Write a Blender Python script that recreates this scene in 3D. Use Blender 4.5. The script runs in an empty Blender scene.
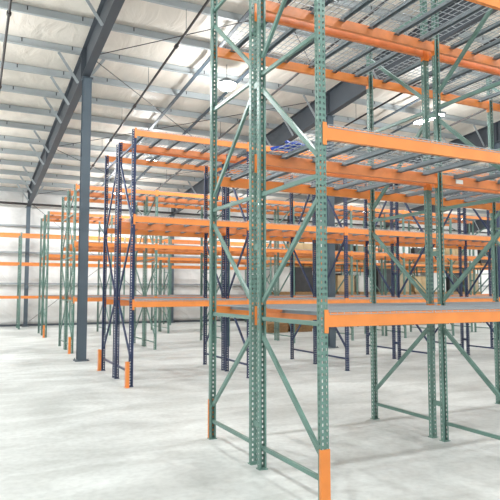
import bpy, bmesh, math, random
from mathutils import Vector, Matrix
random.seed(7)
sc = bpy.context.scene
C = sc.collection
H_EYE = 1.75

# ------------------------------------------------------------------ camera
F = 572.0
cam_d = bpy.data.cameras.new('camera'); cam = bpy.data.objects.new('camera', cam_d); C.objects.link(cam)
cam_d.sensor_width = 36; cam_d.lens = 36*F/500; cam_d.clip_start = .05; cam_d.clip_end = 200
p = math.atan(41/F)
vy = Vector((-281, -41, -F)).normalized(); up = Vector((0, math.cos(p), -math.sin(p))); vx = vy.cross(up).normalized()
m = Matrix((vx, vy, up)).to_4x4(); m.translation = (0, 0, H_EYE)
cam.matrix_world = m; sc.camera = cam

# ------------------------------------------------------------------ materials
def lin(c):
    return tuple(((v/255)/12.92 if v/255 <= .04045 else ((v/255+.055)/1.055)**2.4) for v in c)
def mat(name, rgb, rough=.5, metal=0, var=.12, scale=6, bump=0, spec=.5, dark=None, stretch=(1,1,1), thresh=(.35,.7)):
    m = bpy.data.materials.new(name); m.use_nodes = True
    nt = m.node_tree; b = nt.nodes['Principled BSDF']
    b.inputs['Roughness'].default_value = rough; b.inputs['Metallic'].default_value = metal
    b.inputs['Specular IOR Level'].default_value = spec
    c = lin(rgb)
    tc = nt.nodes.new('ShaderNodeTexCoord'); mp = nt.nodes.new('ShaderNodeMapping'); mp.inputs['Scale'].default_value = stretch
    nz = nt.nodes.new('ShaderNodeTexNoise'); nz.inputs['Scale'].default_value = scale; nz.inputs['Detail'].default_value = 5
    nt.links.new(tc.outputs['Object'], mp.inputs[0]); nt.links.new(mp.outputs[0], nz.inputs['Vector'])
    r = nt.nodes.new('ShaderNodeValToRGB')
    d = dark if dark else tuple(v*(1-var) for v in c)
    if dark: d = lin(dark)
    r.color_ramp.elements[0].position = thresh[0]; r.color_ramp.elements[1].position = thresh[1]
    r.color_ramp.elements[0].color = (*d, 1); r.color_ramp.elements[1].color = (*c, 1)
    nt.links.new(nz.outputs['Fac'], r.inputs[0]); nt.links.new(r.outputs[0], b.inputs['Base Color'])
    if bump:
        bp = nt.nodes.new('ShaderNodeBump'); bp.inputs['Strength'].default_value = bump; bp.inputs['Distance'].default_value = .02
        nt.links.new(nz.outputs['Fac'], bp.inputs['Height']); nt.links.new(bp.outputs[0], b.inputs['Normal'])
    return m
GREEN = mat('sage_green_enamel', (106, 141, 131), .3, var=.22, scale=3)
NAVY = mat('navy_enamel', (40, 56, 92), .4, var=.2, scale=3)
ORANGE = mat('orange_enamel', (236, 142, 68), .34, var=.14, scale=4)
WORN = mat('worn_orange_enamel', (232, 142, 86), .38, var=.22, scale=7)
GALV = mat('galvanised_steel', (132, 142, 148), .45, metal=.2, var=.2, scale=9)
WIRE = mat('galvanised_wire', (168, 174, 178), .35, metal=.4, var=.1, scale=9)
STEEL = mat('blue_grey_painted_steel', (84, 98, 109), .5, var=.12, scale=1.2)
PURL = mat('pale_grey_painted_steel', (176, 183, 186), .45, var=.1, scale=1.5)
GIRT = mat('pale_wall_girt_paint', (160, 165, 168), .45, var=.1, scale=1.5)
RAFT = mat('dark_grey_painted_steel', (80, 87, 95), .5, var=.15, scale=1.2)
PIPE = mat('dark_pipe_steel', (62, 58, 58), .5, var=.15, scale=4)
CARD = mat('brown_cardboard', (196, 168, 128), .8, var=.2, scale=5)
WOOD = mat('pallet_wood', (170, 134, 92), .8, var=.35, scale=8, stretch=(1, 6, 6))
WRAP = mat('white_stretch_wrap', (214, 214, 210), .3, var=.12, scale=4, bump=.4)
BLUE = mat('blue_plastic_webbing', (48, 84, 196), .5, var=.25, scale=30)
LABEL = mat('white_paper_label', (236, 236, 230), .6, var=.04)
BLACK = mat('black_plastic', (38, 40, 42), .45, var=.2)

def concrete():
    m = bpy.data.materials.new('pale_polished_concrete'); m.use_nodes = True
    nt = m.node_tree; b = nt.nodes['Principled BSDF']; L = nt.links.new
    tc = nt.nodes.new('ShaderNodeTexCoord')
    def noise(scale, st, detail=6, rot=0, dist=0):
        mp = nt.nodes.new('ShaderNodeMapping'); mp.inputs['Scale'].default_value = st; mp.inputs['Rotation'].default_value = (0, 0, rot)
        n = nt.nodes.new('ShaderNodeTexNoise'); n.inputs['Scale'].default_value = scale; n.inputs['Detail'].default_value = detail
        n.inputs['Distortion'].default_value = dist
        L(tc.outputs['Object'], mp.inputs[0]); L(mp.outputs[0], n.inputs['Vector']); return n
    n1 = noise(.5, (1, 1, 1), 8, 0, .6); n2 = noise(1.0, (.6, 1.5, 1), 7, .35, 1.2); n3 = noise(14, (1, 1, 1), 4)
    def ramp(n, a, c0, bb, c1):
        r = nt.nodes.new('ShaderNodeValToRGB'); r.color_ramp.elements[0].position = a; r.color_ramp.elements[1].position = bb
        r.color_ramp.elements[0].color = (*lin(c0), 1); r.color_ramp.elements[1].color = (*lin(c1), 1); L(n.outputs['Fac'], r.inputs[0]); return r
    r1 = ramp(n1, .35, (192, 196, 194), .65, (216, 220, 218))
    r2 = ramp(n2, .38, (232, 232, 231), .6, (255, 255, 255)); r3 = ramp(n3, .3, (240, 240, 240), .6, (255, 255, 255))
    def mul(a, bb):
        x = nt.nodes.new('ShaderNodeMix'); x.data_type = 'RGBA'; x.blend_type = 'MULTIPLY'; x.inputs[0].default_value = 1
        L(a, x.inputs[6]); L(bb, x.inputs[7]); return x.outputs[2]
    L(mul(mul(r1.outputs[0], r2.outputs[0]), r3.outputs[0]), b.inputs['Base Color'])
    mr = nt.nodes.new('ShaderNodeMapRange'); mr.inputs[3].default_value = .38; mr.inputs[4].default_value = .6
    L(n1.outputs['Fac'], mr.inputs[0]); L(mr.outputs[0], b.inputs['Roughness'])
    b.inputs['Specular IOR Level'].default_value = .35
    return m
FLOOR = concrete()
def insulation(name, rgb, sx, sy, sz, period_axis='X', bump=.5):
    m = bpy.data.materials.new(name); m.use_nodes = True
    nt = m.node_tree; b = nt.nodes['Principled BSDF']; L = nt.links.new
    tc = nt.nodes.new('ShaderNodeTexCoord'); mp = nt.nodes.new('ShaderNodeMapping'); mp.inputs['Scale'].default_value = (sx, sy, sz)
    n = nt.nodes.new('ShaderNodeTexNoise'); n.inputs['Scale'].default_value = 1.0; n.inputs['Detail'].default_value = 4; n.inputs['Distortion'].default_value = .7
    L(tc.outputs['Object'], mp.inputs[0]); L(mp.outputs[0], n.inputs['Vector'])
    r = nt.nodes.new('ShaderNodeValToRGB'); c = lin(rgb)
    r.color_ramp.elements[0].color = (*[v*.9 for v in c], 1); r.color_ramp.elements[1].color = (*c, 1)
    r.color_ramp.elements[0].position = .35; r.color_ramp.elements[1].position = .6
    L(n.outputs['Fac'], r.inputs[0]); L(r.outputs[0], b.inputs['Base Color'])
    bp = nt.nodes.new('ShaderNodeBump'); bp.inputs['Strength'].default_value = bump; bp.inputs['Distance'].default_value = .12
    L(n.outputs['Fac'], bp.inputs['Height']); L(bp.outputs[0], b.inputs['Normal'])
    b.inputs['Roughness'].default_value = .42; b.inputs['Specular IOR Level'].default_value = .4
    return m
ROOFM = insulation('white_vinyl_roof_insulation', (244, 236, 225), 2.2, .8, 1, bump=.5)
WALLM = insulation('white_vinyl_wall_insulation', (236, 236, 234), 1.2, 1, 1.6, bump=.8)
def emit(name, col, s):
    m = bpy.data.materials.new(name); m.use_nodes = True; nt = m.node_tree
    b = nt.nodes['Principled BSDF']; b.inputs['Emission Color'].default_value = (*col, 1); b.inputs['Emission Strength'].default_value = s
    return m
LAMP = emit('lit_lamp_lens', (1, .98, .95), 30)

# ------------------------------------------------------------------ mesh helpers
def box(bm, x0, x1, y0, y1, z0, z1):
    v = [bm.verts.new((x, y, z)) for z in (z0, z1) for y in (y0, y1) for x in (x0, x1)]
    for f in ((0,2,3,1), (4,5,7,6), (0,1,5,4), (1,3,7,5), (3,2,6,7), (2,0,4,6)): bm.faces.new([v[i] for i in f])
def extrude(bm, prof, a, b, side, upv, caps=True):
    """closed profile [(s,u)] swept from a to b, s along side, u along upv"""
    a = Vector(a); b = Vector(b); side = Vector(side); upv = Vector(upv)
    r0 = [bm.verts.new(a+side*s+upv*u) for s, u in prof]; r1 = [bm.verts.new(b+side*s+upv*u) for s, u in prof]
    n = len(prof)
    for i in range(n): bm.faces.new((r0[i], r0[(i+1) % n], r1[(i+1) % n], r1[i]))
    if caps: bm.faces.new(r0[::-1]); bm.faces.new(r1)
def tube(bm, a, b, r, n=8, caps=True):
    a = Vector(a); b = Vector(b); d = (b-a).normalized()
    s = d.cross(Vector((0, 0, 1)) if abs(d.z) < .9 else Vector((1, 0, 0))).normalized(); u = s.cross(d)
    extrude(bm, [(r*math.cos(2*math.pi*i/n), r*math.sin(2*math.pi*i/n)) for i in range(n)], a, b, s, u, caps)
def disc(bm, c, r0, z0, r1, z1, n=20, cap0=False, cap1=False):
    x, y = c
    A = [bm.verts.new((x+r0*math.cos(2*math.pi*i/n), y+r0*math.sin(2*math.pi*i/n), z0)) for i in range(n)]
    B = [bm.verts.new((x+r1*math.cos(2*math.pi*i/n), y+r1*math.sin(2*math.pi*i/n), z1)) for i in range(n)]
    for i in range(n): bm.faces.new((A[i], A[(i+1) % n], B[(i+1) % n], B[i]))
    if cap0: bm.faces.new(A[::-1])
    if cap1: bm.faces.new(B)
def mesh(name, bm, mt):
    bmesh.ops.recalc_face_normals(bm, faces=bm.faces)
    me = bpy.data.meshes.new(name); bm.to_mesh(me); bm.free(); me.materials.append(mt); return me
def link(name, me, parent=None, loc=(0, 0, 0), label=None, cat=None, group=None, kind=None):
    o = bpy.data.objects.new(name, me); C.objects.link(o); o.location = loc
    if parent: o.parent = parent
    if label: o['label'] = label
    if cat: o['category'] = cat
    if group: o['group'] = group
    if kind: o['kind'] = kind
    return o
def obj(name, bm, mt, **k): return link(name, mesh(name, bm, mt), **k)

# ------------------------------------------------------------------ setting
SL = .085
WALL_Y = 30.85; X0B, X1B = -6.0, 40.3; YB = -14.0
def roofz(y, z0): return z0-SL*(y-14.9)
bm = bmesh.new(); box(bm, X0B, X1B, YB, WALL_Y, -.2, 0); obj('floor', bm, FLOOR, kind='structure')
# roof insulation, sagging slightly between the purlins
PUR_Y = [13.8+1.54*k for k in range(-17, 11)] + [30.7]
bm = bmesh.new(); rows = []
ys = []
for i in range(len(PUR_Y)-1):
    for t in range(6): ys.append((PUR_Y[i]+(PUR_Y[i+1]-PUR_Y[i])*t/6, math.sin(math.pi*t/6)))
ys.append((PUR_Y[-1], 0)); ys.append((WALL_Y, 0))
xs = [X0B+(X1B-X0B)*i/60 for i in range(61)]
for y, s in ys: rows.append([bm.verts.new((x, y, roofz(y, 8.28)-.075*s*(.8+.2*math.sin(x*3)))) for x in xs])
for a, b in zip(rows, rows[1:]):
    for i in range(60): bm.faces.new((a[i], a[i+1], b[i+1], b[i]))
for f in bm.faces: f.smooth = True
top = bmesh.ops.extrude_face_region(bm, geom=bm.faces[:])
for v in [g for g in top['geom'] if isinstance(g, bmesh.types.BMVert)]: v.co.z += .2
obj('ceiling', bm, ROOFM, kind='structure')
# far wall: insulation bulging between horizontal girts
GZ = [0, 2.1, 3.66, 5.0, 7.0]
bm = bmesh.new(); rows = []; zs = []
for i in range(len(GZ)-1):
    for t in range(6): zs.append((GZ[i]+(GZ[i+1]-GZ[i])*t/6, math.sin(math.pi*t/6)))
zs.append((GZ[-1], 0))
for z, s in zs: rows.append([bm.verts.new((x, WALL_Y-.08*s*(.7+.3*math.sin(x*2.1)), z)) for x in xs])
for a, b in zip(rows, rows[1:]):
    for i in range(60): bm.faces.new((a[i], a[i+1], b[i+1], b[i]))
for f in bm.faces: f.smooth = True
top = bmesh.ops.extrude_face_region(bm, geom=bm.faces[:])
for v in [g for g in top['geom'] if isinstance(g, bmesh.types.BMVert)]: v.co.y = WALL_Y+.2
obj('wall_far', bm, WALLM, kind='structure')
bm = bmesh.new(); box(bm, X1B, X1B+.2, YB, WALL_Y+.2, -.2, 10.8); obj('wall_right', bm, WALLM, kind='structure')
bm = bmesh.new(); box(bm, X0B-.2, X0B, YB, WALL_Y+.2, -.2, 10.8); obj('wall_left', bm, WALLM, kind='structure')
bm = bmesh.new(); box(bm, X0B, X1B, WALL_Y-.1, WALL_Y-.03, 0, .1); obj('baseboard_far', bm, RAFT, kind='structure')

def H_section(bm, w, d, z0, z1, t=.014):
    box(bm, -w/2, w/2, -d/2, -d/2+t, z0, z1); box(bm, -w/2, w/2, d/2-t, d/2, z0, z1); box(bm, -t/2, t/2, -d/2+t, d/2-t, z0, z1)
RAFX = [2.55, 10.07, 17.6, 25.1, 32.6]
nth = ['first', 'second', 'third', 'fourth', 'fifth', 'sixth', 'seventh', 'eighth', 'ninth', 'tenth', 'eleventh', 'twelfth', 'thirteenth', 'fourteenth', 'fifteenth', 'sixteenth']
RAF_B = 7.30
def column(x, y, ztop, label, group, w=.21, d=.25):
    bm = bmesh.new(); H_section(bm, w, d, .02, ztop)
    r = obj('steel_column', bm, STEEL, loc=(x, y, 0), label=label, cat='column', group=group)
    bm = bmesh.new(); box(bm, -.17, .17, -.18, .18, 0, .02); obj('base_plate', bm, STEEL, parent=r)
    bm = bmesh.new(); box(bm, -.13, .13, -.17, .17, ztop, ztop+.02); obj('cap_plate', bm, STEEL, parent=r)
    for sx in (-1, 1):
        for sy in (-1, 1):
            bm = bmesh.new(); tube(bm, (sx*.14, sy*.15, .02), (sx*.14, sy*.15, .06), .014, 6); obj('anchor_bolt', bm, GALV, parent=r)
for i, x in enumerate(RAFX[:3]):
    column(x+.04, 14.95, roofz(15.1, RAF_B)-.03, ['tall blue-grey steel column beside the end of the third rack row', 'blue-grey steel column standing behind the nearest rack post', 'blue-grey steel column at the right edge of the photo'][i], 'interior steel columns')
for i, x in enumerate(RAFX):
    column(x, 30.45, roofz(30.6, RAF_B)-.03, 'grey steel column against the far wall, %s from the left' % nth[i], 'steel columns against the far wall', .17, .3)
# rafters
for i, x in enumerate(RAFX):
    bm = bmesh.new(); y0, y1 = YB+.1, 30.6; t = .012
    dirv = Vector((0, y1-y0, -SL*(y1-y0)))
    a = Vector((x, y0, roofz(y0, RAF_B))); b = Vector((x, y1, roofz(y1, RAF_B))); hh = .745
    for (s0, s1, u0, u1) in ((-.1, .1, 0, t*1.3), (-.1, .1, hh-t, hh), (-t/2, t/2, t*1.3, hh-t)):
        extrude(bm, [(s0, u0), (s1, u0), (s1, u1), (s0, u1)], a, b, (1, 0, 0), (0, 0, 1))
    r = obj('roof_rafter', bm, RAFT, label='dark grey sloping steel roof rafter, %s from the left' % nth[i], cat='rafter', group='roof rafters')
    for y in [14.95-.13, 14.95+.13, 7.5, 22.6, 29.9]:
        z = roofz(y, RAF_B); bm = bmesh.new()
        for s in (-1, 1): box(bm, x+min(s*.006, s*.095), x+max(s*.006, s*.095), y-.006, y+.006, z+.02, z+.72)
        obj('web_stiffener', bm, RAFT, parent=r)
    # flange braces on alternate purlins
    for k, y in enumerate(PUR_Y[:-1]):
        if k % 7 in (0, 3): continue
        bm = bmesh.new(); zb = roofz(y, RAF_B)+.03; zt = roofz(y, 8.06)+.02
        sides = (-1,) if k % 3 else (-1, 1)
        for s in sides:
            A = Vector((x+s*.085, y+.02, zb)); B = Vector((x+s*.6, y+.02, zt)); d = (B-A).normalized(); n = d.cross(Vector((0, 1, 0)))
            extrude(bm, [(0, 0), (.075, 0), (.075, .006), (.006, .006), (.006, .075), (0, .075)], A, B, (0, 1, 0), n)
        obj('flange_brace', bm, PURL, parent=r)
# purlins
for i, y in enumerate(PUR_Y):
    bm = bmesh.new(); z0 = 8.06; t = .006
    prof = [(-.07, .0), (0, 0), (0, .2), (.07, .2), (.07, .207), (-t, .207), (-t, t), (-.064, t), (-.064, .02), (-.07, .02)]
    zz = roofz(y, z0)
    extrude(bm, prof, (X0B, y, zz), (X1B, y, zz), (0, 1, 0), (0, 0, 1))
    k = len(PUR_Y)-1-i
    lab = 'pale grey roof purlin, %s from the far wall' % nth[k] if k < 16 else 'pale grey roof purlin overhead towards the camera'
    r = obj('roof_purlin', bm, PURL, label=lab, cat='purlin', group='roof purlins' if k < 16 else 'purlins overhead near the camera')
    if 0 < k < 16:
        bm = bmesh.new(); box(bm, 0, .025, -.012, -.0062, .1, .2); me = mesh('purlin_clip', bm, BLACK)
        for q in range(12): link('purlin_clip', me, parent=r, loc=(1.0+1.25*q, y, zz))
# narrow straps under the purlins
for i, x in enumerate((5.72, 7.03, 13.2, 14.5)):
    bm = bmesh.new()
    extrude(bm, [(-.05, 0), (.05, 0), (.05, .03), (-.05, .03)], (x, 2, roofz(2, 8.02)), (x, 30.6, roofz(30.6, 8.02)), (1, 0, 0), (0, 0, 1))
    obj('roof_strap', bm, STEEL, label='narrow grey strap under the purlins, %s from the left' % nth[i], cat='strap', group='straps crossing the purlins')
# wall girts
for i, z in enumerate(GZ[1:4]):
    bm = bmesh.new(); extrude(bm, [(0, 0), (-.2, 0), (-.2, .06), (-.194, .06), (-.194, .006), (0, .006)], (X0B, WALL_Y-.02, z-.03), (X1B, WALL_Y-.02, z-.03), (0, 1, 0), (0, 0, 1))
    bmz = box(bm, X0B, X1B, WALL_Y-.21, WALL_Y-.2, z-.03, z+.06)
    obj('wall_girt', bm, GIRT, label='grey horizontal girt across the far wall, %s from the floor' % nth[i], cat='girt', group='wall girts')
# sprinkler pipes
bm = bmesh.new(); tube(bm, (X0B, 30.1, 6.05), (X1B, 30.1, 6.05), .057, 12)
r = obj('sprinkler_main', bm, PIPE, label='long dark sprinkler main pipe running high along the far wall', cat='pipe')
for x in RAFX:
    bm = bmesh.new(); tube(bm, (x-.3, 30.1, 6.1), (x-.3, 30.1, roofz(30.1, 8.05)), .008, 6); obj('hanger_rod', bm, PIPE, parent=r)
for i, x in enumerate((.58, 4.33, 7.85, 11.45, 14.95, 18.6)):
    bm = bmesh.new(); PZ = 7.50
    tube(bm, (x, YB+.2, roofz(YB+.2, PZ)), (x, 29.9, roofz(29.9, PZ)), .03, 10)
    tube(bm, (x, 29.9, roofz(29.9, PZ)), (x, 30.1, 6.15), .03, 10)
    r = obj('sprinkler_pipe', bm, PIPE, label='thin dark sprinkler branch pipe under the roof, %s from the left' % nth[i], cat='pipe', group='sprinkler branch pipes')
    for y in (1.2, 4.4, 7.6, 10.6, 12.9, 16.8, 20.0, 23.2, 26.4):
        bm = bmesh.new(); tube(bm, (x, y-.05, roofz(y-.05, PZ)), (x, y+.05, roofz(y+.05, PZ)), .05, 10)
        obj('coupling', bm, PIPE, parent=r)
    for y in (3.0, 6.1, 9.2, 12.2, 15.3, 18.4, 21.5, 24.6):
        bm = bmesh.new(); tube(bm, (x, y, roofz(y, PZ)), (x, y, roofz(y, 8.05)), .006, 6); obj('hanger_rod', bm, PIPE, parent=r)
# rod bracing in roof and wall
def rod(a, b, label, group):
    bm = bmesh.new(); tube(bm, a, b, .011, 6); obj('brace_rod', bm, PIPE, label=label, cat='rod', group=group)
NY = [7.4, 14.9, 22.6, 30.3]; ZN = 7.88
for xi, (xa, xb) in enumerate(((2.6, 10.1), (17.6, 25.1))):
    for k in range(3):
        ya, yb = NY[k], NY[k+1]
        w = 'left' if xi == 0 else 'right'; dd = ['nearest', 'middle', 'farthest'][k]
        rod((xa+.02, ya, roofz(ya, ZN)), (xb-.02, yb, roofz(yb, ZN)), 'thin roof brace rod running away to the right, %s panel of the %s braced bay' % (dd, w), 'roof brace rods')
        rod((xa+.02, yb, roofz(yb, ZN-.03)), (xb-.02, ya, roofz(ya, ZN-.03)), 'thin roof brace rod running away to the left, %s panel of the %s braced bay' % (dd, w), 'roof brace rods')
rod((2.72, 30.5, .25), (9.98, 30.5, 6.0), 'thin wall brace rod rising rightwards from the foot of the far left column', 'wall brace rods')
rod((2.72, 30.42, 6.1), (9.98, 30.42, .3), 'thin wall brace rod falling rightwards from the top of the far left column', 'wall brace rods')

# ------------------------------------------------------------------ lamps
def lamp(x, y, label, linear=False, energy=420):
    z = roofz(y, 7.5)
    r = link('high_bay_lamp', None, loc=(x, y, z), label=label, cat='lamp', group='high bay lamps')
    bm = bmesh.new()
    if linear: box(bm, -.17, .17, -.61, .61, .06, .13)
    else:
        disc(bm, (0, 0), .27, .03, .24, .1, cap0=True); disc(bm, (0, 0), .24, .1, .09, .2, cap1=True)
    obj('lamp_housing', bm, GALV, parent=r)
    bm = bmesh.new()
    if linear:
        for s in (-.105, -.035, .035, .105): tube(bm, (s, -.58, .035), (s, .58, .035), .024, 8)
    else: disc(bm, (0, 0), .16, -.12, .25, -.04, cap0=True); disc(bm, (0, 0), .25, -.04, .26, .03)
    obj('lamp_lens', bm, LAMP, parent=r)
    bm = bmesh.new()
    for s in ((-.4, .4) if linear else (0,)): tube(bm, (0, s, .12), (0, s, .6), .008, 6)
    obj('hanger_rod', bm, PIPE, parent=r)
    ld = bpy.data.lights.new('lamp_bulb', 'POINT'); ld.energy = energy*.52; ld.shadow_soft_size = .25; ld.color = (.96, .99, 1)
    lo = bpy.data.objects.new('lamp_bulb', ld); C.objects.link(lo); lo.parent = r; lo.location = (0, 0, -.4)
    ad = bpy.data.lights.new('lamp_beam', 'AREA'); ad.shape = 'DISK'; ad.size = .5; ad.energy = energy*.40; ad.color = (.96, .99, 1)
    ao = bpy.data.objects.new('lamp_beam', ad); C.objects.link(ao); ao.parent = r; ao.location = (0, 0, -.16)
names = {(0, 0): ''}
LX = [-1.15, 6.35, 13.85, 21.35, 28.85, 36.0]; LY = [-8, -.5, 7, 14.45, 22, 27.5]
for i, x in enumerate(LX):
    for j, y in enumerate(LY):
        if (i, j) == (1, 3): lab = 'round bright high bay lamp glowing left of the green frames'
        elif (i, j) == (2, 3): lab = 'long fluorescent high bay lamp glowing above the middle beam'
        else: lab = 'added high bay lamp, %s lamp line from the far wall, %s from the left' % (nth[5-j], nth[i])  # all remaining lamps of the grid are added to brighten the hall
        lamp(x, y, lab, (i, j) == (2, 3), 420 if i < 2 else 260)

# ------------------------------------------------------------------ rack parts
PW, PD = .076, .05        # post width (x), depth (y)
def post_bm(h, facing, holes=True, y0=0):
    """channel post, web on the side 'facing' (-1 = towards -y), open towards the inside"""
    bm = bmesh.new(); pitch = .0508
    def strip(P, us, hole_cols):
        # us: breaks along the width; P(u,z) -> point
        n = int((h-.02)/pitch)
        zs = [0]
        for i in range(n): zs += [.02+i*pitch+.014, .02+i*pitch+.013+.026]
        zs.append(h)
        g = [[bm.verts.new(P(u, z)) for u in us] for z in zs]
        for i in range(len(zs)-1):
            for j in range(len(us)-1):
                if holes and i % 2 == 1 and j in hole_cols: continue
                bm.faces.new((g[i][j], g[i][j+1], g[i+1][j+1], g[i+1][j]))
    w = PW/2; f = facing
    strip(lambda u, z: (u, f*PD/2+y0, z), [-w, -w+.011, -w+.027, w-.027, w-.011, w], (1, 3))
    for s in (-1, 1):
        strip(lambda u, z: (s*w, f*(PD/2-u)+y0, z), [0, .017, .032, PD], (1,))
        strip(lambda u, z: (s*(w-u), -f*PD/2+y0, z), [0, .02], ())
    bmesh.ops.remove_doubles(bm, verts=bm.verts, dist=.0002)
    bmesh.ops.recalc_face_normals(bm, faces=bm.faces)
    bmesh.ops.solidify(bm, geom=bm.faces[:], thickness=.0025)
    return bm
def channel(bm, a, b, w=.038, d=.03, t=.003):
    a = Vector(a); b = Vector(b); dv = (b-a).normalized(); side = Vector((1, 0, 0)); u = dv.cross(side)
    extrude(bm, [(-d/2, -w/2), (d/2, -w/2), (d/2, -w/2+t), (-d/2+t, -w/2+t), (-d/2+t, w/2-t), (d/2, w/2-t), (d/2, w/2), (-d/2, w/2)], a, b, side, u)
DEPTH = 1.10
def frame_meshes(name, h, mt, pattern, dark=False):
    """meshes in local coords with the OUTER post at y=0 and the INNER post at y=+DEPTH (flip=-1 mirrors)"""
    res = {}
    for flip in (1, -1):
        parts = []
        parts.append(('post', mesh('post', post_bm(h, -flip, y0=0), mt)))
        parts.append(('post', mesh('post', post_bm(h, flip, y0=flip*DEPTH), mt)))
        for y in (0, flip*DEPTH):
            bm = bmesh.new(); box(bm, -.048, .048, y-.04, y+.04, 0, .008)
            for sx, sy in ((-.042, -.033), (.042, .033)): tube(bm, (sx, y+sy, .008), (sx, y+sy, .02), .005, 6)
            parts.append(('base_plate', mesh('base_plate', bm, mt)))
        e = .03
        for kind, z0, z1 in pattern:
            bm = bmesh.new()
            if kind == 'h': channel(bm, (0, flip*e, z0), (0, flip*(DEPTH-e), z1)); nm = 'horizontal_brace'
            else: channel(bm, (0, flip*e, z0), (0, flip*(DEPTH-e), z1), .042); nm = 'diagonal_brace'
            parts.append((nm, mesh(nm, bm, mt)))
        res[flip] = parts
    return res
PG = [('h', .21, .21), ('d', .40, 1.30), ('h', 1.475, 1.475), ('d', 2.55, 1.64), ('h', 2.73, 2.73), ('d', 2.90, 3.82), ('h', 3.98, 3.98), ('d', 5.04, 4.16), ('h', 5.25, 5.25)]
PG4 = PG[:7]+[('d', 4.62, 4.12)]
PN = [('h', .26, .26), ('d', .50, 1.56), ('d', 2.90, 1.66), ('d', 3.02, 4.38), ('h', 4.50, 4.50)]
FR = {'tall': frame_meshes('tall', 5.49, GREEN, PG), 'green': frame_meshes('green', 4.8, GREEN, PG4),
      'navy': frame_meshes('navy', 4.8, NAVY, PN), 'low': frame_meshes('low', 4.45, GREEN, [p for p in PG if max(p[1:]) < 4.2])}
# guards
def guard_wrap(flip):
    bm = bmesh.new(); w = PW/2+.003; t = .004; y = -flip*(PD/2+.003)
    prof = [(-w-t, 0), (-w-t, PD*.5), (-w, PD*.5), (-w, -0.0), (w, 0), (w, PD*.5), (w+t, PD*.5), (w+t, 0), (w+t, -t), (-w-t, -t)]
    extrude(bm, [(s, flip*u) for s, u in prof], (0, y, .009), (0, y, .46), (1, 0, 0), (0, 1, 0))
    return mesh('post_guard', bm, ORANGE)
def guard_side(flip):
    bm = bmesh.new(); x1 = -PW/2-.006; t = .006
    prof = [(x1-.062, -.05), (x1, -.05), (x1, -.05+t), (x1-.062+t, -.05+t), (x1-.062+t, .05-t), (x1, .05-t), (x1, .05), (x1-.062, .05)]
    extrude(bm, prof, (0, -flip*.035, .0), (0, -flip*.035, .46), (1, 0, 0), (0, 1, 0))
    box(bm, x1-.075, x1-.005, -flip*.05-.07, -flip*.05+.07, 0, .008)
    return mesh('post_guard', bm, ORANGE)
GW = {1: guard_wrap(1), -1: guard_wrap(-1)}; GS = {1: guard_side(1), -1: guard_side(-1)}

BAY = 2.41; XS = 2.65; BH = .12
def conn_bm(side, flip):
    """end connector: plate across half the post face plus a plate at the beam end; side=+1: connector at beam's left end"""
    bm = bmesh.new(); f = -flip*(PD/2+.0035)
    z0, z1 = -BH-.05, .025
    a = (-PW/2+.0, -.0); 
    x0, x1 = (-.036, .0045) if side > 0 else (-.0045, .036)
    box(bm, x0, x1, min(f, f-flip*.004), max(f, f-flip*.004), z0, z1)
    xa, xb = (.0005, .0045) if side > 0 else (-.0045, -.0005)
    box(bm, xa, xb, min(f, f+flip*.052), max(f, f+flip*.052), z0, z1)
    return bm
def beam_bm(flip, conn=False):
    bm = bmesh.new(); L = BAY-PW-.01; f = -flip*(PD/2+.002)
    prof = [(0, -BH), (.044, -BH), (.044, -.04), (.026, -.04), (.026, 0), (.003, 0), (0, -.003)]
    extrude(bm, [(flip*s, u) for s, u in prof], (.005, f, 0), (.005+L, f, 0), (0, 1, 0), (0, 0, 1))
    return bm
BM_ = {fl: mesh('load_beam', beam_bm(fl), ORANGE) for fl in (1, -1)}
BMW = {fl: mesh('load_beam', beam_bm(fl), WORN) for fl in (1, -1)}
CM_ = {(s, fl): mesh('beam_connector', conn_bm(s, fl), ORANGE) for s in (1, -1) for fl in (1, -1)}
def beam(x, y, z, flip, label, group, worn=False, parts=True):
    """x = centre of the left post, y = centre of the posts"""
    b = link('load_beam', (BMW if worn else BM_)[flip], loc=(x+PW/2, y, z), label=label, cat='beam', group=group)
    if parts:
        link('beam_connector', CM_[(1, flip)], parent=b)
        link('beam_connector', CM_[(-1, flip)], parent=b, loc=(BAY-PW, 0, 0))
    return b
# wire deck: mesh and support channels in one lift-out unit
DW = 1.145
def deck_meshes():
    bm = bmesh.new(); r = .0027; ya, yb = -.005-PD/2+.002, DEPTH+PD/2+.005-.002
    def wire(a, b):
        a = Vector(a); b = Vector(b); d = (b-a).normalized(); s = d.cross(Vector((0, 0, 1))) if abs(d.z) < .9 else Vector((1, 0, 0)); s.normalize(); u = s.cross(d)
        extrude(bm, [(-r, -r), (r, -r), (r, r), (-r, r)], a, b, s, u, False)
    nx = 17
    for i in range(nx):
        x = .01+(DW-.02)*i/(nx-1)
        wire((x, ya, .004), (x, yb, .004)); wire((x, ya, .004), (x, ya, -.016)); wire((x, yb, .004), (x, yb, -.016))
    ny = 12
    for j in range(ny):
        y = ya+(yb-ya)*j/(ny-1); wire((0, y, .009), (DW, y, .009))
    wire((0, ya-.001, -.015), (DW, ya-.001, -.015)); wire((0, yb+.001, -.015), (DW, yb+.001, -.015))
    wm = mesh('wire_mesh', bm, WIRE)
    sup = []
    a, b = -PD/2+.05, DEPTH+PD/2-.05
    for x in (DW*.17, DW*.5, DW*.83):
        bm = bmesh.new()
        extrude(bm, [(-.028, -.008), (-.025, -.008), (-.019, .032), (.019, .032), (.025, -.008), (.028, -.008), (.022, .035), (-.022, .035)], (x, a, -.035), (x, b, -.035), (1, 0, 0), (0, 0, 1))
        box(bm, x-.04, x+.04, a-.018, a+.03, -.0385, -.0355); box(bm, x-.04, x+.04, b-.03, b+.018, -.0385, -.0355)
        sup.append(mesh('support_channel', bm, GALV))
    return wm, sup
DM, DS = deck_meshes()
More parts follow.
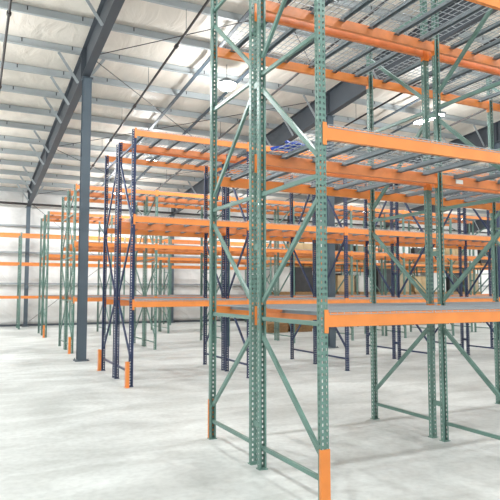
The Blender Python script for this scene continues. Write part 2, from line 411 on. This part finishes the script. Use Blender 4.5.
def deck(x, y, z, label, group):
    d = link('wire_deck', DM, loc=(x, y, z), label=label, cat='wire deck', group=group)
    for s in DS: link('support_channel', s, parent=d)
# row spacer
bm = bmesh.new()
box(bm, -.02, .02, -.0625, -.0595, -.03, .03); box(bm, -.02, .02, .0595, .0625, -.03, .03); box(bm, -.02, -.017, -.0595, .0595, -.03, .03)
SPG = mesh('row_spacer', bm, GREEN); SPN = SPG.copy(); SPN.materials.clear(); SPN.materials.append(NAVY)

LV = (1.57, 3.16, 4.80); LN = ('lower', 'middle', 'top')
ROWS = [  # key, front y, bays, frame kind, row words, colour, outer side (flip of outer), guard kind
    ('first rack row', 4.04, 3, 'tall', 'green', 1, 'wrap'),
    ('second rack row', 5.33, 3, 'tall', 'green', -1, 'wrap'),
    ('third rack row', 10.5, 5, 'navy', 'navy', 1, 'side'),
    ('fourth rack row', 11.8, 5, 'navy', 'navy', -1, 'side'),
    ('fifth rack row', 16.8, 7, 'green', 'green', 1, 'side'),
    ('sixth rack row', 18.1, 7, 'green', 'green', -1, None),
    ('seventh rack row', 22.95, 11, 'green', 'green', 1, 'side'),
    ('eighth rack row', 24.25, 11, 'green', 'green', -1, None),
    ('ninth rack row', 28.35, 10, 'low', 'green', 1, None)]
for ri, (rn, yf, nb, kind, colr, outer, gd) in enumerate(ROWS):
    xs0 = {'navy': XS+.06, 'low': 2.1-2*BAY}.get(kind, XS)
    lv = LV if kind != 'low' else (1.52, 3.07, 4.42)
    near = ri < 4
    if kind == 'low': nb = 14
    for k in range(nb+1):
        x = xs0+BAY*k
        oy = yf if outer == 1 else yf+DEPTH
        where = 'end frame by the aisle' if k == 0 else '%s frame from the aisle end' % nth[k]
        if kind == 'low': where = '%s frame from the left' % nth[k]
        lab = '%s%s upright rack %s, %s' % ('tall ' if kind == 'tall' else '', colr, where, rn)
        if k == 0 and gd: lab = '%s%s upright rack end frame with orange foot guard, %s' % ('tall ' if kind == 'tall' else '', colr, rn)
        r = link('upright_frame', None, loc=(x, oy, 0), label=lab, cat='rack frame', group='upright frames of the '+rn)
        for nm, me in FR[kind][outer]: link(nm, me, parent=r)
        if k == 0 and gd: link('post_guard', (GW if gd == 'wrap' else GS)[outer], parent=r, label='orange steel foot guard')
        if ri in (0, 2, 4, 6):
            for zi, z in enumerate((.42, 2.2, 3.9)):
                link('row_spacer', SPN if kind == 'navy' else SPG, loc=(x, yf+DEPTH+.1, z), cat='row spacer', group='row spacers between the %s and the next' % rn,
                     label='%s spacer bracket, %s height, %s post pair behind the %s' % (colr, ['low', 'mid', 'high'][zi], nth[k], rn))
    for k in range(nb):
        x = xs0+BAY*k
        bay = '%s bay of the %s' % (nth[k], rn)
        for li, z in enumerate(lv):
            for fl, y, sd in ((1, yf, 'front'), (-1, yf+DEPTH, 'rear')):
                inner = (fl != outer)
                beam(x, y, z, fl, 'orange load beam, %s side, %s level, %s' % (sd, LN[li], bay), 'load beams of the '+rn, worn=inner, parts=near or ri == 4)
            if kind != 'low' and k < 9:
                for q, hx in enumerate((.015, .015+DW+.014)):
                    deck(x+PW/2+hx, yf, z+.0005, '%s wire mesh deck, %s level, %s' % (('left', 'right')[q], LN[li], bay), 'wire decks of the '+rn)

# ------------------------------------------------------------------ odds and ends
# blue webbing bundle lying on the middle deck
pts = []
bm = bmesh.new()
prev = None
for i in range(90):
    t = i/89
    q = Vector((2.93+.10*math.sin(t*17)+.09*math.sin(t*41), 5.0+.09*math.cos(t*23)+.03*math.sin(t*50), 3.2+.045*abs(math.sin(t*11))))
    if prev is not None and (q-prev).length > .004:
        extrude(bm, [(-.02, -.002), (.02, -.002), (.02, .002), (-.02, .002)], prev, q, (0, .7, .7), Vector((0, -.7, .7)))
    prev = q
obj('webbing_strap', bm, BLUE, label='crumpled blue webbing strap lying on the middle wire deck of the first rack row', cat='strap')

def pallet(x, y, z, parent_label, group):
    bm = bmesh.new()
    for i in range(7): box(bm, -.5+i*.151, -.5+i*.151+.094, -.585, .585, .11, .13)
    for yy in (-.585, -.045, .495): box(bm, -.5, .5, yy, yy+.09, .02, .11)
    for yy in (-.585, -.045, .495): box(bm, -.5, .5, yy, yy+.09, 0, .02)
    return obj('wooden_pallet', bm, WOOD, loc=(x, y, z), label=parent_label, cat='pallet', group=group)
def carton(x, y, z, w, d, h, label, group, mt=CARD):
    bm = bmesh.new(); box(bm, -w/2, w/2, -d/2, d/2, 0, h)
    bmesh.ops.bevel(bm, geom=bm.edges[:], offset=.012, segments=2, affect='EDGES')
    r = obj('cardboard_carton' if mt is CARD else 'wrapped_load', bm, mt, loc=(x, y, z), label=label, cat='carton' if mt is CARD else 'pallet load', group=group)
    if mt is CARD:
        bm = bmesh.new(); box(bm, -w/2-.002, w/2+.002, -.03, .03, h+.0, h+.002); box(bm, -w/2-.002, -w/2, -.03, .03, h-.1, h); box(bm, w/2, w/2+.002, -.03, .03, h-.1, h)
        obj('packing_tape', bm, LABEL, parent=r)
    return r
PLASTIC = mat('black_stretch_wrap', (62, 62, 64), .35, var=.3, scale=5, bump=.4)
TAN = mat('tan_wrapped_goods', (176, 160, 132), .6, var=.25, scale=6, bump=.3)
MTS = {'wrap': (WRAP, 'white'), 'dark': (PLASTIC, 'black'), 'tan': (TAN, 'tan')}
rnd = random.Random(5)
def load(x, y, z, kd, where, hgt):
    pallet(x, y, z, 'wooden pallet, %s' % where, 'loaded pallets on the far rack rows')
    if kd == 'box':
        n = 2
        for lz in range(n):
            for sx in (-.245, .245):
                carton(x+sx, y, z+.131+lz*(hgt/n), .48, .94, hgt/n-.002, '%s %s carton, %s' % (('lower', 'upper')[lz], ('left', 'right')[sx > 0], where), 'brown cartons on the far rack rows')
    else: carton(x, y, z+.131, .94, .94, hgt, '%s wrapped load, %s' % (MTS[kd][1], where), 'wrapped pallet loads on the far rack rows', MTS[kd][0])
kinds = ['box', 'dark', 'tan', 'dark', 'wrap', 'dark', 'box', 'dark', 'box', 'tan']
q = 0
for (rn, yc, x0, ks) in (('seventh', 23.5, XS, range(4, 11)), ('ninth', 28.9, 2.1-2*BAY, range(7, 14))):
    lv = LV if rn == 'seventh' else (1.52, 3.07, 4.42)
    for k in ks:
        for li in (0, 1, 2):
            for sl, dx in enumerate((.63, 1.82)):
                q += 1
                if rnd.random() < (.12 if li else .3): continue
                z = (0.0, lv[0]+.013, lv[1]+.013)[li]
                load(x0+BAY*k+dx, yc, z, kinds[(q*7+k*3+li) % 10], '%s half, %s, %s bay of the %s rack row' % (('left', 'right')[sl], ('floor level', 'lower level', 'middle level')[li], nth[k], rn), rnd.choice((.8, 1.0, 1.15)) if li != 2 else rnd.choice((.7, .9, 1.1)))
# stack of wooden pallets lying in the aisle behind the sixth row
for sx in range(2):
    for i in range(3): pallet(11.7+1.2*sx, 21.8, .132*i, 'wooden pallet, %s from the floor, %s of two stacks behind the sixth rack row' % (nth[i], ('left', 'right')[sx]), 'stacked wooden pallets on the floor')
bm = bmesh.new(); box(bm, -.06, .06, -.0008, .0008, -.025, .025)
obj('paper_label', bm, LABEL, loc=(5.38, 5.14+PD/2-.045, 3.09), label='small white paper label stuck on a middle rear beam', cat='label')

# ------------------------------------------------------------------ world / view
w = bpy.data.worlds.new('daylight'); sc.world = w; w.use_nodes = True
w.node_tree.nodes['Background'].inputs[0].default_value = (.92, .97, 1, 1); w.node_tree.nodes['Background'].inputs[1].default_value = 1.2
sc.view_settings.view_transform = 'Standard'; sc.view_settings.look = 'None'; sc.view_settings.exposure = 0.0; sc.view_settings.gamma = 1
sc.view_settings.use_curve_mapping = False
